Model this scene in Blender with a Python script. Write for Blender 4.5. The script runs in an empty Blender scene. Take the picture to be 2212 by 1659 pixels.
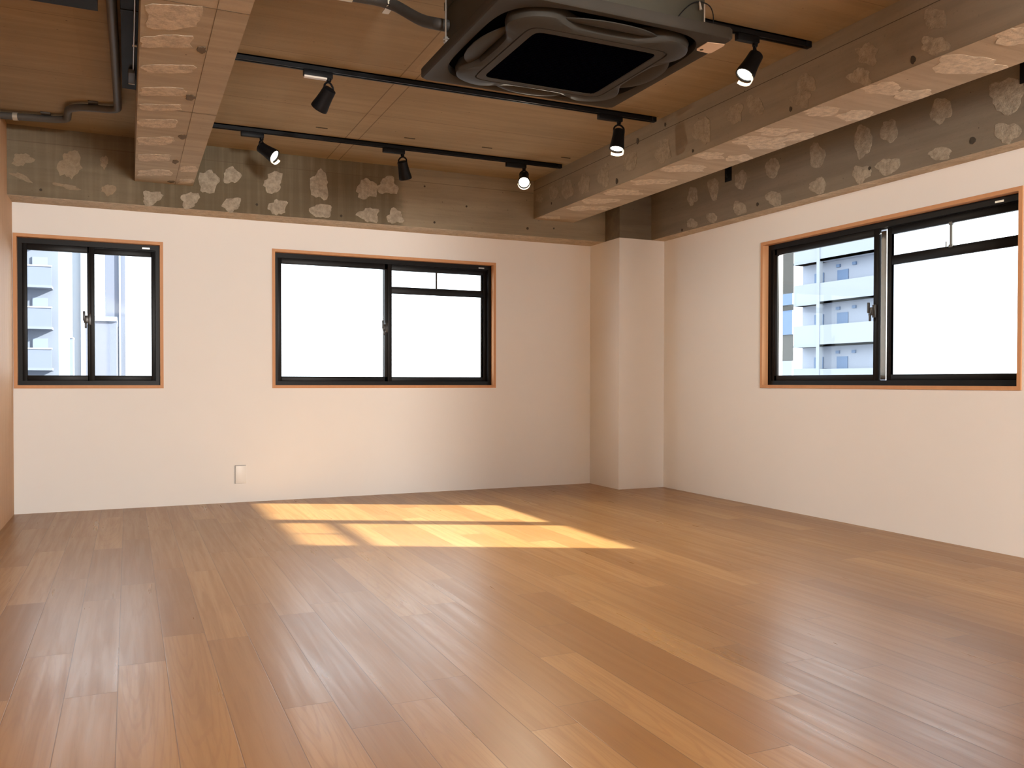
import bpy, bmesh, math, random
from mathutils import Vector, Matrix
random.seed(7)
C = bpy.context.scene.collection
sc = bpy.context.scene

# ------------------------------------------------------------------ constants (metres)
L, R = -0.783, 4.663          # left timber wall, right plaster wall
B = 7.361                     # back plaster wall
P1, P2 = 4.166, 6.816         # corner column faces
ZT = 2.343                    # top of the plaster, underside of the concrete
ZC = 2.847                    # slab soffit
BC, RC = 7.086, 4.519         # faces of the concrete above the plaster
BX1, BX2, BZ = 3.411, 3.828, 2.501    # right downstand beam
LX1, LX2, LZ = 0.056, 0.469, 2.520    # left downstand beam
REAR = -5.0

# ------------------------------------------------------------------ mesh helpers
class MB:
    def __init__(self):
        self.v, self.f, self.mi, self.sm = [], [], [], []
    def add(self, vs, fs, mat=0, smooth=False):
        o = len(self.v)
        self.v += [tuple(v) for v in vs]
        self.f += [[i + o for i in f] for f in fs]
        self.mi += [mat] * len(fs)
        self.sm += [smooth] * len(fs)
        return self
    def box(self, x0, x1, y0, y1, z0, z1, mat=0, bev=0.0):
        if x0 > x1: x0, x1 = x1, x0
        if y0 > y1: y0, y1 = y1, y0
        if z0 > z1: z0, z1 = z1, z0
        if bev <= 0:
            vs = [(x, y, z) for z in (z0, z1) for y in (y0, y1) for x in (x0, x1)]
            return self.add(vs, [(0, 2, 3, 1), (4, 5, 7, 6), (0, 1, 5, 4), (2, 6, 7, 3), (0, 4, 6, 2), (1, 3, 7, 5)], mat)
        bm = bmesh.new()
        bmesh.ops.create_cube(bm, size=1.0)
        for v in bm.verts:
            v.co = Vector(((x0 + x1) / 2 + v.co.x * (x1 - x0), (y0 + y1) / 2 + v.co.y * (y1 - y0), (z0 + z1) / 2 + v.co.z * (z1 - z0)))
        bmesh.ops.bevel(bm, geom=list(bm.edges), offset=bev, segments=2, profile=0.5, affect='EDGES')
        bm.verts.index_update()
        self.add([v.co[:] for v in bm.verts], [[v.index for v in f.verts] for f in bm.faces], mat)
        bm.free()
        return self
    def tube(self, pts, r, n=12, mat=0, caps=True):
        pts = [Vector(p) for p in pts]
        T = []
        for i in range(len(pts)):
            a = pts[max(0, i - 1)]; b = pts[min(len(pts) - 1, i + 1)]
            T.append((b - a).normalized())
        up = Vector((0, 0, 1)) if abs(T[0].z) < 0.9 else Vector((1, 0, 0))
        N = (up - T[0] * up.dot(T[0])).normalized()
        vs = []
        for i, p in enumerate(pts):
            if i:
                N = (N - T[i] * N.dot(T[i])).normalized()
            M = T[i].cross(N)
            rr = r[i] if isinstance(r, (list, tuple)) else r
            for k in range(n):
                a = 2 * math.pi * k / n
                vs.append(p + (N * math.cos(a) + M * math.sin(a)) * rr)
        fs = []
        for i in range(len(pts) - 1):
            for k in range(n):
                k2 = (k + 1) % n
                fs.append((i * n + k, i * n + k2, (i + 1) * n + k2, (i + 1) * n + k))
        self.add(vs, fs, mat, True)
        if caps:
            o = len(self.v) - len(vs)
            self.f.append([o + k for k in range(n)][::-1]); self.mi.append(mat); self.sm.append(False)
            self.f.append([o + (len(pts) - 1) * n + k for k in range(n)]); self.mi.append(mat); self.sm.append(False)
        return self
    def lathe(self, base, axis, prof, n=28, mat=0, ref=None, a0=0.0, a1=2 * math.pi):
        """prof: list of (distance along the axis, radius)"""
        base = Vector(base); T = Vector(axis).normalized()
        ref = Vector(ref) if ref else (Vector((0, 0, 1)) if abs(T.z) < 0.9 else Vector((1, 0, 0)))
        N = (ref - T * ref.dot(T)).normalized(); M = T.cross(N)
        full = abs(a1 - a0 - 2 * math.pi) < 1e-6
        cols = n if full else n + 1
        vs = []
        for s, r in prof:
            for k in range(cols):
                a = a0 + (a1 - a0) * k / n
                vs.append(base + T * s + (N * math.cos(a) + M * math.sin(a)) * max(r, 1e-5))
        fs = []
        for i in range(len(prof) - 1):
            for k in range(n):
                k2 = (k + 1) % cols
                fs.append((i * cols + k, i * cols + k2, (i + 1) * cols + k2, (i + 1) * cols + k))
        return self.add(vs, fs, mat, True)
    def build(self, name, mats, parent=None):
        org = parent_world(parent) if parent else Vector((0, 0, 0))
        me = bpy.data.meshes.new(name)
        me.from_pydata([tuple(Vector(v) - org) for v in self.v], [], self.f)
        if not isinstance(mats, (list, tuple)): mats = [mats]
        for m in mats: me.materials.append(m)
        me.polygons.foreach_set('material_index', self.mi)
        me.polygons.foreach_set('use_smooth', self.sm)
        bm = bmesh.new(); bm.from_mesh(me)
        bmesh.ops.remove_doubles(bm, verts=bm.verts, dist=1e-5)
        bmesh.ops.recalc_face_normals(bm, faces=bm.faces)
        bm.to_mesh(me); bm.free()
        try: me.set_sharp_from_angle(angle=math.radians(40))
        except Exception: pass
        me.update()
        o = bpy.data.objects.new(name, me)
        C.objects.link(o)
        if parent: o.parent = parent
        return o

def parent_world(p):
    w = Vector((0, 0, 0))
    while p is not None:
        w += p.location; p = p.parent
    return w

def tag(o, label=None, cat=None, group=None, kind=None):
    if label: o['label'] = label
    if cat: o['category'] = cat
    if group: o['group'] = group
    if kind: o['kind'] = kind
    return o

def empty(name, loc, label=None, cat=None, group=None, kind=None):
    o = bpy.data.objects.new(name, None)
    o.empty_display_size = 0.1
    o.location = loc
    C.objects.link(o)
    return tag(o, label, cat, group, kind)

def fillet(pts, rad, n=6):
    pts = [Vector(p) for p in pts]
    out = [pts[0]]
    for i in range(1, len(pts) - 1):
        a, b, c = pts[i - 1], pts[i], pts[i + 1]
        r = min(rad, (a - b).length * 0.48, (c - b).length * 0.48)
        p, q = b + (a - b).normalized() * r, b + (c - b).normalized() * r
        for k in range(n + 1):
            t = k / n
            out.append(p * (1 - t) ** 2 + b * 2 * t * (1 - t) + q * t * t)
    out.append(pts[-1])
    return out

# ------------------------------------------------------------------ materials
def new_mat(name):
    m = bpy.data.materials.new(name); m.use_nodes = True
    nt = m.node_tree
    return m, nt, nt.nodes['Principled BSDF']

class NG:
    """small node-graph helper"""
    def __init__(self, nt): self.nt = nt
    def n(self, t, **kw):
        x = self.nt.nodes.new(t)
        for k, v in kw.items(): setattr(x, k, v)
        return x
    def l(self, a, b): self.nt.links.new(a, b)
    def put(self, sock, v):
        if hasattr(v, 'is_linked') or hasattr(v, 'links'): self.l(v, sock)
        else: sock.default_value = v
    def math(self, op, a, b=0.0, c=None):
        x = self.n('ShaderNodeMath', operation=op)
        self.put(x.inputs[0], a); self.put(x.inputs[1], b)
        if c is not None: self.put(x.inputs[2], c)
        return x.outputs[0]
    def mix(self, f, a, b, blend='MIX'):
        x = self.n('ShaderNodeMix', data_type='RGBA', blend_type=blend)
        self.put(x.inputs[0], f)
        self.put(x.inputs[6], a if not isinstance(a, tuple) else (*a, 1) if len(a) == 3 else a)
        self.put(x.inputs[7], b if not isinstance(b, tuple) else (*b, 1) if len(b) == 3 else b)
        return x.outputs[2]
    def obj(self):
        if not hasattr(self, '_tc'): self._tc = self.n('ShaderNodeTexCoord')
        return self._tc.outputs['Object']
    def geo(self):
        if not hasattr(self, '_g'): self._g = self.n('ShaderNodeNewGeometry')
        return self._g.outputs['Position']
    def mapping(self, vec, scale=(1, 1, 1), loc=(0, 0, 0)):
        x = self.n('ShaderNodeMapping')
        self.l(vec, x.inputs['Vector']); x.inputs['Scale'].default_value = scale; x.inputs['Location'].default_value = loc
        return x.outputs[0]
    def noise(self, vec, scale=5, detail=4, rough=0.55, dist=0.0):
        x = self.n('ShaderNodeTexNoise')
        self.l(vec, x.inputs['Vector'])
        x.inputs['Scale'].default_value = scale; x.inputs['Detail'].default_value = detail
        x.inputs['Roughness'].default_value = rough; x.inputs['Distortion'].default_value = dist
        return x.outputs['Fac']
    def ramp(self, f, lo, hi, a=0.0, b=1.0):
        x = self.n('ShaderNodeMapRange', interpolation_type='SMOOTHSTEP')
        self.put(x.inputs[0], f)
        x.inputs[1].default_value = lo; x.inputs[2].default_value = hi
        x.inputs[3].default_value = a; x.inputs[4].default_value = b
        return x.outputs[0]
    def bump(self, h, strength, bsdf, dist=0.01):
        x = self.n('ShaderNodeBump')
        x.inputs['Strength'].default_value = strength; x.inputs['Distance'].default_value = dist
        self.l(h, x.inputs['Height']); self.l(x.outputs[0], bsdf.inputs['Normal'])

def plain(name, col, rough=0.5, metal=0.0, spec=0.5, var=0.08, scale=30, bump=0.0):
    m, nt, b = new_mat(name); g = NG(nt)
    f = g.noise(g.geo(), scale, 3)
    c = g.mix(f, tuple(x * (1 - var) for x in col), tuple(min(1, x * (1 + var)) for x in col))
    g.l(c, b.inputs['Base Color'])
    b.inputs['Roughness'].default_value = rough; b.inputs['Metallic'].default_value = metal
    b.inputs['Specular IOR Level'].default_value = spec
    if bump: g.bump(g.noise(g.geo(), scale * 6, 3), bump, b, 0.003)
    return m

def emit(name, col, s):
    m, nt, b = new_mat(name)
    b.inputs['Base Color'].default_value = (*col, 1)
    b.inputs['Emission Color'].default_value = (*col, 1)
    b.inputs['Emission Strength'].default_value = s
    return m

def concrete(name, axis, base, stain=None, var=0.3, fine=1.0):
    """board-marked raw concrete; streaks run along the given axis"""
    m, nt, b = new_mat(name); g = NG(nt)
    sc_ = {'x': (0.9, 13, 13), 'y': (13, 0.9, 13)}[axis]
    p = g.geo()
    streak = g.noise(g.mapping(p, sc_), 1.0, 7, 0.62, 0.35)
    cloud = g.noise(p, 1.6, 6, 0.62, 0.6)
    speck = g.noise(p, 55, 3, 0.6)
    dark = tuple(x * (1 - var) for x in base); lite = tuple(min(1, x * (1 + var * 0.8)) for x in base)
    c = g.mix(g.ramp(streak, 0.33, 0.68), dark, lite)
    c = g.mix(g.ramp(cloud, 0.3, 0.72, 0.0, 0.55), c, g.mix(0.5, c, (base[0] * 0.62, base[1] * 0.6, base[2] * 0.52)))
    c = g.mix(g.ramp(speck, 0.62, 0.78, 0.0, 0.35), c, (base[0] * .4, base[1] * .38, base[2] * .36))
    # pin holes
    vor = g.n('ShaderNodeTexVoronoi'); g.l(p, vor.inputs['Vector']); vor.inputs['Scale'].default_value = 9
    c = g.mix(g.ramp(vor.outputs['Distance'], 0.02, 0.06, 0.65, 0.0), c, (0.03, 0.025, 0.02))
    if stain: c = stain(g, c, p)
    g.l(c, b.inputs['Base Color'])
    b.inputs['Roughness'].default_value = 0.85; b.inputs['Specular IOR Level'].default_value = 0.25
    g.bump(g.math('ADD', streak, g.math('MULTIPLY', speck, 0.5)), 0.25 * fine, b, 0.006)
    return m

CB = (0.290, 0.238, 0.165)       # raw concrete, warm grey brown
def stain_back(g, c, p):
    s = g.n('ShaderNodeSeparateXYZ'); g.l(p, s.inputs[0])
    w = g.math('ADD', s.outputs[0], g.math('MULTIPLY', g.math('SUBTRACT', g.noise(p, 6, 3), 0.5), 0.10))
    f = g.ramp(w, 2.10, 2.20, 0.86, 0.0)                 # old sealer coat on the left part
    drip = g.noise(g.mapping(p, (22, 1, 0.7)), 1.0, 4, 0.6)
    f = g.math('MULTIPLY', f, g.ramp(drip, 0.25, 0.6, 0.7, 1.0))
    f2 = g.ramp(w, 0.05, 0.10, 0.72, 1.0)                # left of the beam the coat is worn thin
    f = g.math('MULTIPLY', f, f2)
    c = g.mix(f, c, (0.105, 0.082, 0.048))
    pour = g.ramp(g.math('ABSOLUTE', g.math('SUBTRACT', s.outputs[2], 2.735)), 0.0, 0.006, 0.5, 0.0)
    return g.mix(pour, c, (0.10, 0.07, 0.045))
def stain_ceiling(g, c, p):
    s = g.n('ShaderNodeSeparateXYZ'); g.l(p, s.inputs[0])
    x, y = s.outputs[0], s.outputs[1]
    a = g.ramp(x, 1.510, 1.514, 0.0, 1.0); b_ = g.ramp(x, 1.610, 1.614, 1.0, 0.0)
    strip = g.math('MULTIPLY', a, b_)
    c = g.mix(g.math('MULTIPLY', strip, 0.30), c, (0.36, 0.27, 0.17))
    for e in (1.512, 1.612):
        l = g.ramp(g.math('ABSOLUTE', g.math('SUBTRACT', x, e)), 0.001, 0.006, 0.75, 0.0)
        c = g.mix(l, c, (0.10, 0.065, 0.04))
    # transverse formwork joints, one panel is 0.9 m
    fy = g.math('ABSOLUTE', g.math('SUBTRACT', g.math('FRACT', g.math('DIVIDE', g.math('ADD', y, 0.06), 0.9)), 0.5))
    l = g.ramp(fy, 0.0, 0.006, 0.55, 0.0)
    c = g.mix(l, c, (0.11, 0.07, 0.045))
    # alternating plywood panels of different tone
    wn = g.n('ShaderNodeTexWhiteNoise', noise_dimensions='2D')
    cv = g.n('ShaderNodeCombineXYZ')
    g.l(g.math('FLOOR', g.math('DIVIDE', g.math('ADD', y, 0.51), 0.9)), cv.inputs[0])
    g.l(g.math('FLOOR', g.math('DIVIDE', g.math('ADD', x, 0.24), 1.8)), cv.inputs[1])
    g.l(cv.outputs[0], wn.inputs['Vector'])
    return g.mix(g.math('MULTIPLY', wn.outputs['Value'], 0.30), c, (0.20, 0.145, 0.085))
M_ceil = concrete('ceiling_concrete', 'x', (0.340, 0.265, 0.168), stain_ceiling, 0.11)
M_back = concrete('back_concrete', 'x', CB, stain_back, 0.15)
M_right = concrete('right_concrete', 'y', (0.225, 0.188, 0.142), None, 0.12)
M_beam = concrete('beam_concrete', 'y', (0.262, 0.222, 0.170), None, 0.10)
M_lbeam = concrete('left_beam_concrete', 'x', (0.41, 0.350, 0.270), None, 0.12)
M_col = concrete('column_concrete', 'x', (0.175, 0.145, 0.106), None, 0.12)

def patch_mat(name, col, under, keep):
    m, nt, b = new_mat(name); g = NG(nt); p = g.geo()
    f = g.noise(p, 28, 5, 0.7); f2 = g.noise(p, 90, 3, 0.7)
    c = g.mix(g.ramp(f, 0.30, 0.70), tuple(x * 0.62 for x in col), tuple(min(1, x * 1.12) for x in col))
    c = g.mix(g.ramp(f2, 0.60, 0.72, 0.0, 0.5), c, tuple(x * 0.4 for x in col))
    c = g.mix(g.ramp(g.noise(p, 7, 4, 0.6), 0.35, 0.65, keep * 0.4, keep), c, under)
    g.l(c, b.inputs['Base Color'])
    b.inputs['Roughness'].default_value = 0.9; b.inputs['Specular IOR Level'].default_value = 0.2
    g.bump(g.math('ADD', f, g.math('MULTIPLY', f2, 0.6)), 0.7, b, 0.012)
    return m
M_p1 = patch_mat('glue_patch_bright', (0.43, 0.37, 0.285), (0.25, 0.21, 0.155), 0.25)
M_p2 = patch_mat('glue_patch_soft', (0.38, 0.32, 0.24), (0.262, 0.222, 0.170), 0.5)
M_p3 = patch_mat('glue_patch_faint', (0.35, 0.25, 0.155), CB, 0.8)
M_p4 = patch_mat('mortar_band', (0.70, 0.60, 0.465), (0.46, 0.37, 0.27), 0.3)
M_under_lit = concrete('beam_underside_lit', 'x', (0.43, 0.345, 0.250), None, 0.12)  # paler than the beam sides: light from the floor put into the colour
M_p5 = patch_mat('left_beam_band', (0.62, 0.535, 0.425), (0.42, 0.345, 0.26), 0.2)
M_ledge = patch_mat('ledge_mortar_lit', (0.66, 0.56, 0.42), (0.40, 0.30, 0.20), 0.6)  # mortar tone lifted to carry the light from below
M_hole2 = plain('filled_hole', (0.13, 0.098, 0.062), 0.9)
M_hole = plain('concrete_hole', (0.05, 0.038, 0.025), 0.9)

def wood_floor():
    m, nt, b = new_mat('oak_boards'); g = NG(nt); p = g.geo()
    s = g.n('ShaderNodeSeparateXYZ'); g.l(p, s.inputs[0])
    W_, LB = 0.1545, 1.30
    px = g.math('DIVIDE', g.math('SUBTRACT', s.outputs[0], 0.12), W_)
    i = g.math('FLOOR', px)
    w1 = g.n('ShaderNodeTexWhiteNoise', noise_dimensions='1D'); g.l(i, w1.inputs['W'])
    py = g.math('ADD', g.math('DIVIDE', s.outputs[1], LB), g.math('MULTIPLY', w1.outputs['Value'], 9.0))
    j = g.math('FLOOR', py)
    cv = g.n('ShaderNodeCombineXYZ'); g.l(i, cv.inputs[0]); g.l(j, cv.inputs[1])
    w2 = g.n('ShaderNodeTexWhiteNoise', noise_dimensions='2D'); g.l(cv.outputs[0], w2.inputs['Vector'])
    rnd = w2.outputs['Value']
    w3 = g.n('ShaderNodeTexWhiteNoise', noise_dimensions='3D')
    cv3 = g.n('ShaderNodeCombineXYZ'); g.l(i, cv3.inputs[0]); g.l(j, cv3.inputs[1]); cv3.inputs[2].default_value = 5.3
    g.l(cv3.outputs[0], w3.inputs['Vector'])
    rnd2 = w3.outputs['Value']
    # grain space: shifted per board
    sh = g.n('ShaderNodeCombineXYZ')
    g.l(g.math('MULTIPLY', rnd, 37.0), sh.inputs[0]); g.l(g.math('MULTIPLY', rnd2, 53.0), sh.inputs[1])
    va = g.n('ShaderNodeVectorMath', operation='ADD'); g.l(p, va.inputs[0]); g.l(sh.outputs[0], va.inputs[1])
    gv = va.outputs[0]
    fine = g.noise(g.mapping(gv, (95, 3.2, 1)), 1.0, 6, 0.68, 0.2)
    mid = g.noise(g.mapping(gv, (26, 1.1, 1)), 1.0, 4, 0.6, 0.6)
    # flat-sawn figure: nested ellipses centred somewhere on each board
    xl = g.math('ADD', g.math('SUBTRACT', g.math('FRACT', px), 0.5), g.math('MULTIPLY', g.math('SUBTRACT', rnd, 0.5), 0.7))
    yl = g.math('ADD', g.math('SUBTRACT', g.math('FRACT', py), 0.5), g.math('MULTIPLY', g.math('SUBTRACT', rnd2, 0.5), 1.3))
    cc = g.n('ShaderNodeCombineXYZ')
    g.l(g.math('MULTIPLY', xl, 3.6), cc.inputs[0]); g.l(g.math('MULTIPLY', yl, 2.2), cc.inputs[1]); g.l(g.math('MULTIPLY', rnd, 0.6), cc.inputs[2])
    cath = g.n('ShaderNodeTexWave', wave_type='RINGS', rings_direction='SPHERICAL')
    g.l(cc.outputs[0], cath.inputs['Vector'])
    cath.inputs['Scale'].default_value = 1.0; cath.inputs['Distortion'].default_value = 5.0
    cath.inputs['Detail'].default_value = 3; cath.inputs['Detail Scale'].default_value = 1.1
    blot = g.noise(p, 1.3, 4, 0.6)
    c = g.mix(rnd, (0.306, 0.156, 0.052), (0.362, 0.191, 0.067))
    c = g.mix(g.ramp(rnd2, 0.66, 0.97, 0.0, 0.62), c, (0.241, 0.112, 0.035))
    c = g.mix(g.ramp(rnd2, 0.05, 0.30, 0.75, 0.0), c, (0.414, 0.233, 0.090))
    c = g.mix(g.ramp(mid, 0.38, 0.70, 0.0, 0.45), c, (0.262, 0.121, 0.042))
    c = g.mix(g.ramp(fine, 0.50, 0.72, 0.0, 0.32), c, (0.201, 0.094, 0.034))
    ring = g.ramp(cath.outputs['Fac'], 0.74, 1.0, 0.0, 0.36)
    c = g.mix(g.math('MULTIPLY', ring, g.ramp(rnd, 0.35, 0.6, 0.1, 1.0)), c, (0.291, 0.131, 0.049))
    c = g.mix(g.ramp(blot, 0.42, 0.75, 0.0, 0.16), c, (0.454, 0.269, 0.126))
    # knots
    vk = g.n('ShaderNodeTexVoronoi'); g.l(g.mapping(p, (1.9, 1.05, 1)), vk.inputs['Vector']); vk.inputs['Scale'].default_value = 1.0
    c = g.mix(g.ramp(vk.outputs['Distance'], 0.008, 0.035, 0.55, 0.0), c, (0.13, 0.06, 0.03))
    # joints
    fx = g.math('FRACT', px); fy = g.math('FRACT', py)
    ex = g.math('MINIMUM', fx, g.math('SUBTRACT', 1.0, fx))
    ey = g.math('MULTIPLY', g.math('MINIMUM', fy, g.math('SUBTRACT', 1.0, fy)), LB / W_)
    e = g.math('MINIMUM', ex, ey)
    gap = g.ramp(e, 0.003, 0.013, 1.0, 0.0)
    c = g.mix(g.math('MULTIPLY', gap, 0.62), c, (0.10, 0.05, 0.026))
    g.l(c, b.inputs['Base Color'])
    g.l(g.ramp(g.math('ADD', mid, g.math('MULTIPLY', blot, 0.5)), 0.4, 1.0, 0.26, 0.36), b.inputs['Roughness'])
    b.inputs['Specular IOR Level'].default_value = 0.28
    h = g.math('SUBTRACT', g.math('MULTIPLY', g.math('ADD', fine, g.math('MULTIPLY', mid, 0.8)), 0.4), g.math('MULTIPLY', gap, 1.2))
    g.bump(h, 0.09, b, 0.004)
    return m
M_floor = wood_floor()

def plaster():
    m, nt, b = new_mat('white_plaster'); g = NG(nt); p = g.geo()
    f = g.noise(p, 2.2, 3)
    g.l(g.mix(f, (0.80, 0.785, 0.76), (0.83, 0.815, 0.79)), b.inputs['Base Color'])
    b.inputs['Roughness'].default_value = 0.75; b.inputs['Specular IOR Level'].default_value = 0.25
    g.bump(g.noise(p, 130, 3), 0.05, b, 0.002)
    return m
M_wall = plaster()

def timber(name, a, c_, axis='z', rough=0.5):
    m, nt, b = new_mat(name); g = NG(nt); p = g.geo()
    s = {'z': (30, 30, 1.2), 'x': (1.2, 30, 30)}[axis]
    f = g.noise(g.mapping(p, s), 1.0, 5, 0.6, 0.3)
    g.l(g.mix(f, a, c_), b.inputs['Base Color'])
    b.inputs['Roughness'].default_value = rough; b.inputs['Specular IOR Level'].default_value = 0.2
    g.bump(f, 0.08, b, 0.003)
    return m
M_trim = timber('window_timber', (0.52, 0.255, 0.115), (0.62, 0.33, 0.165))
M_panel = timber('timber_boarding', (0.54, 0.33, 0.19), (0.64, 0.42, 0.265), rough=0.65)
M_black = plain('black_metal', (0.0045, 0.0047, 0.006), 0.5, 0.0, 0.18, 0.15)
M_frame = plain('bronze_aluminium', (0.0075, 0.006, 0.0055), 0.40, 0.0, 0.14, 0.12)
M_frame2 = plain('grey_bronze_aluminium', (0.030, 0.025, 0.021), 0.32, 0.0, 0.5, 0.12)
M_alu = plain('pale_aluminium', (0.42, 0.39, 0.35), 0.35, 0.3)
M_steel = plain('galvanised_steel', (0.45, 0.43, 0.40), 0.32, 0.85)
M_pipe = plain('grey_pipe', (0.082, 0.077, 0.070), 0.5, 0.0, 0.4, 0.12)
M_lag = plain('pipe_lagging', (0.034, 0.031, 0.028), 0.65, 0.0, 0.4, 0.12)
M_clamp = plain('pipe_clamp', (0.50, 0.46, 0.38), 0.45, 0.4)
M_acb = plain('unit_casing', (0.042, 0.040, 0.030), 0.6, 0.0, 0.2, 0.06)
M_acp = plain('unit_panel', (0.038, 0.035, 0.030), 0.55, 0.0, 0.10, 0.12, 6)
M_acd = plain('unit_recess', (0.003, 0.0035, 0.0045), 0.8, 0.0, 0.0)
M_grille = plain('unit_grille', (0.0012, 0.0015, 0.0035), 0.8, 0.0, 0.0)
M_white = plain('white_plastic', (0.78, 0.74, 0.68), 0.45)
M_tag = plain('cream_plastic', (0.72, 0.60, 0.48), 0.5)
M_outlet = plain('outlet_plastic', (0.80, 0.78, 0.74), 0.4, var=0.02)
M_duct = plain('black_duct', (0.006, 0.0065, 0.0075), 0.6, 0.0, 0.15)
M_lens = emit('lamp_lens', (1.0, 0.93, 0.80), 5.0)
M_hood = emit('lamp_hood_glow', (1.0, 0.86, 0.66), 0.75)  # own glow stands in for lens light falling on the hood
M_lensoff = plain('unlit_lens', (0.35, 0.33, 0.30), 0.2)

def glass():
    m = bpy.data.materials.new('window_glass'); m.use_nodes = True
    nt = m.node_tree; nt.nodes.clear(); g = NG(nt)
    out = g.n('ShaderNodeOutputMaterial')
    tr = g.n('ShaderNodeBsdfTransparent'); tr.inputs[0].default_value = (0.96, 0.98, 0.98, 1)
    gl = g.n('ShaderNodeBsdfGlossy'); gl.inputs['Roughness'].default_value = 0.03
    lw = g.n('ShaderNodeLayerWeight'); lw.inputs['Blend'].default_value = 0.5
    fr = g.math('ADD', g.math('MULTIPLY', g.math('POWER', lw.outputs['Facing'], 5.0), 0.70), 0.012)
    mx = g.n('ShaderNodeMixShader')
    g.l(fr, mx.inputs[0]); g.l(tr.outputs[0], mx.inputs[1]); g.l(gl.outputs[0], mx.inputs[2])
    g.l(mx.outputs[0], out.inputs[0])
    return m
M_glass = glass()

# outside
M_b1 = plain('pale_block_render', (0.232, 0.255, 0.309), 0.8, var=0.03, scale=0.5)
M_b2 = plain('pale_block_light', (0.248, 0.268, 0.300), 0.8, var=0.03, scale=0.5)
M_b3 = plain('pale_block_glass', (0.144, 0.174, 0.246), 0.5, var=0.03, scale=0.5)
M_b8 = plain('dim_lavender', (0.085, 0.095, 0.130), 0.8, var=0.03, scale=0.5)
M_b9 = plain('blue_grey_render', (0.120, 0.138, 0.180), 0.8, var=0.03, scale=0.5)
M_b10 = plain('blue_grey_panel', (0.098, 0.115, 0.160), 0.8, var=0.03, scale=0.5)
M_b4 = plain('blue_door_paint', (0.077, 0.128, 0.225), 0.6, var=0.03, scale=0.5)
M_b5 = plain('lavender_render', (0.164, 0.186, 0.251), 0.8, var=0.03, scale=0.5)
M_b6 = plain('grey_cladding', (0.050, 0.046, 0.040), 0.7, var=0.05, scale=0.5)
M_b7 = plain('street_ground', (0.22, 0.22, 0.23), 0.9, var=0.1, scale=0.2)

# ------------------------------------------------------------------ the shell
def wall_y(mb, y0, y1, x0, x1, z0, z1, holes, mat=0):
    """wall parallel to X with rectangular openings (x0,x1,z0,z1)"""
    xs = sorted({x0, x1, *[h[0] for h in holes], *[h[1] for h in holes]})
    for a, b in zip(xs, xs[1:]):
        hs = sorted([(h[2], h[3]) for h in holes if h[0] <= a + 1e-6 and h[1] >= b - 1e-6])
        z = z0
        for p, q in hs:
            mb.box(a, b, y0, y1, z, p, mat); z = q
        mb.box(a, b, y0, y1, z, z1, mat)
    return mb

W1 = (-0.779, 0.262, 0.947, 2.112)     # openings in the back wall (x0,x1,z0,z1), timber trim outer edge
W2 = (1.109, 3.150, 0.947, 2.117)
W3 = (3.245, 5.448, 0.957, 2.125)      # opening in the right wall (y0,y1,z0,z1)

fl = MB().box(-1.1, 5.0, REAR - 0.2, 7.7, -0.2, 0.0).build('floor', M_floor)
tag(fl, 'warm oak plank floor with a patch of sunlight near the back wall', 'floor', kind='structure')

cm = MB().box(-1.1, 5.0, REAR - 0.2, 7.7, ZC, ZC + 0.2)
ceil_dark = [(1.295, 6.241, 0.04, -0.018, 0.004, 0.018), (1.956, 6.229, 0.038, -0.018, 0.005, 0.017), (2.589, 6.226, 0.04, -0.018, 0.007, 0.017), (3.292, 6.232, 0.042, -0.019, 0.01, 0.018)]
for x, y, *_ in ceil_dark:
    cm.box(x - 0.042, x + 0.042, y - 0.006, y + 0.006, ZC - 0.003, ZC + 0.001, 1)
tag(cm.build('ceiling', [M_ceil, M_hole]), 'raw board-marked concrete ceiling slab with formwork joints', 'ceiling', kind='structure')

bw = MB(); wall_y(bw, B, B + 0.22, -1.1, 5.0, 0, ZT, [W1, W2])
tag(bw.build('wall_back', M_wall), 'white plaster back wall with two windows', 'wall', kind='structure')

rw = MB()
for a, b, z0, z1 in [(REAR - 0.2, W3[0], 0, ZT), (W3[0], W3[1], 0, W3[2]), (W3[0], W3[1], W3[3], ZT), (W3[1], B + 0.22, 0, ZT)]:
    rw.box(R, R + 0.22, a, b, z0, z1)
tag(rw.build('wall_right', M_wall), 'white plaster right wall with one wide window', 'wall', kind='structure')

lw = MB()
y = B
k = 0
while y > REAR:                                          # vertical boards
    w = 0.118
    lw.box(L - 0.14, L, y - w + 0.003, y, 0, ZC)
    lw.box(L - 0.14, L - 0.004, y - w, y - w + 0.003, 0, ZC)
    y -= w
tag(lw.build('wall_left', M_panel), 'pale timber boarding wall at the left edge', 'wall', kind='structure')

wr = MB(); wall_y(wr, REAR - 0.2, REAR, -1.1, 5.0, 0, ZC, [(-0.4, 4.4, 0.25, 2.45)])
tag(wr.build('wall_rear', M_wall), 'white plaster wall behind the viewer', 'wall', kind='structure')

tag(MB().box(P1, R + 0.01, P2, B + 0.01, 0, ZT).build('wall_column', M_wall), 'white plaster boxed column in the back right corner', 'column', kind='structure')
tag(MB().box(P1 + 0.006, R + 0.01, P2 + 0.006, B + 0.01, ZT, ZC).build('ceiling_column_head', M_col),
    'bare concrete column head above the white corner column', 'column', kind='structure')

tag(MB().box(1.65, 2.58, 0.2, 0.32, 0, ZC).build('wall_light_blocker', M_wall), 'unseen white wall stub added beside the viewer to shade the back right corner', 'wall', kind='structure')  # out of view, added to keep lamp light off the back right corner

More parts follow.
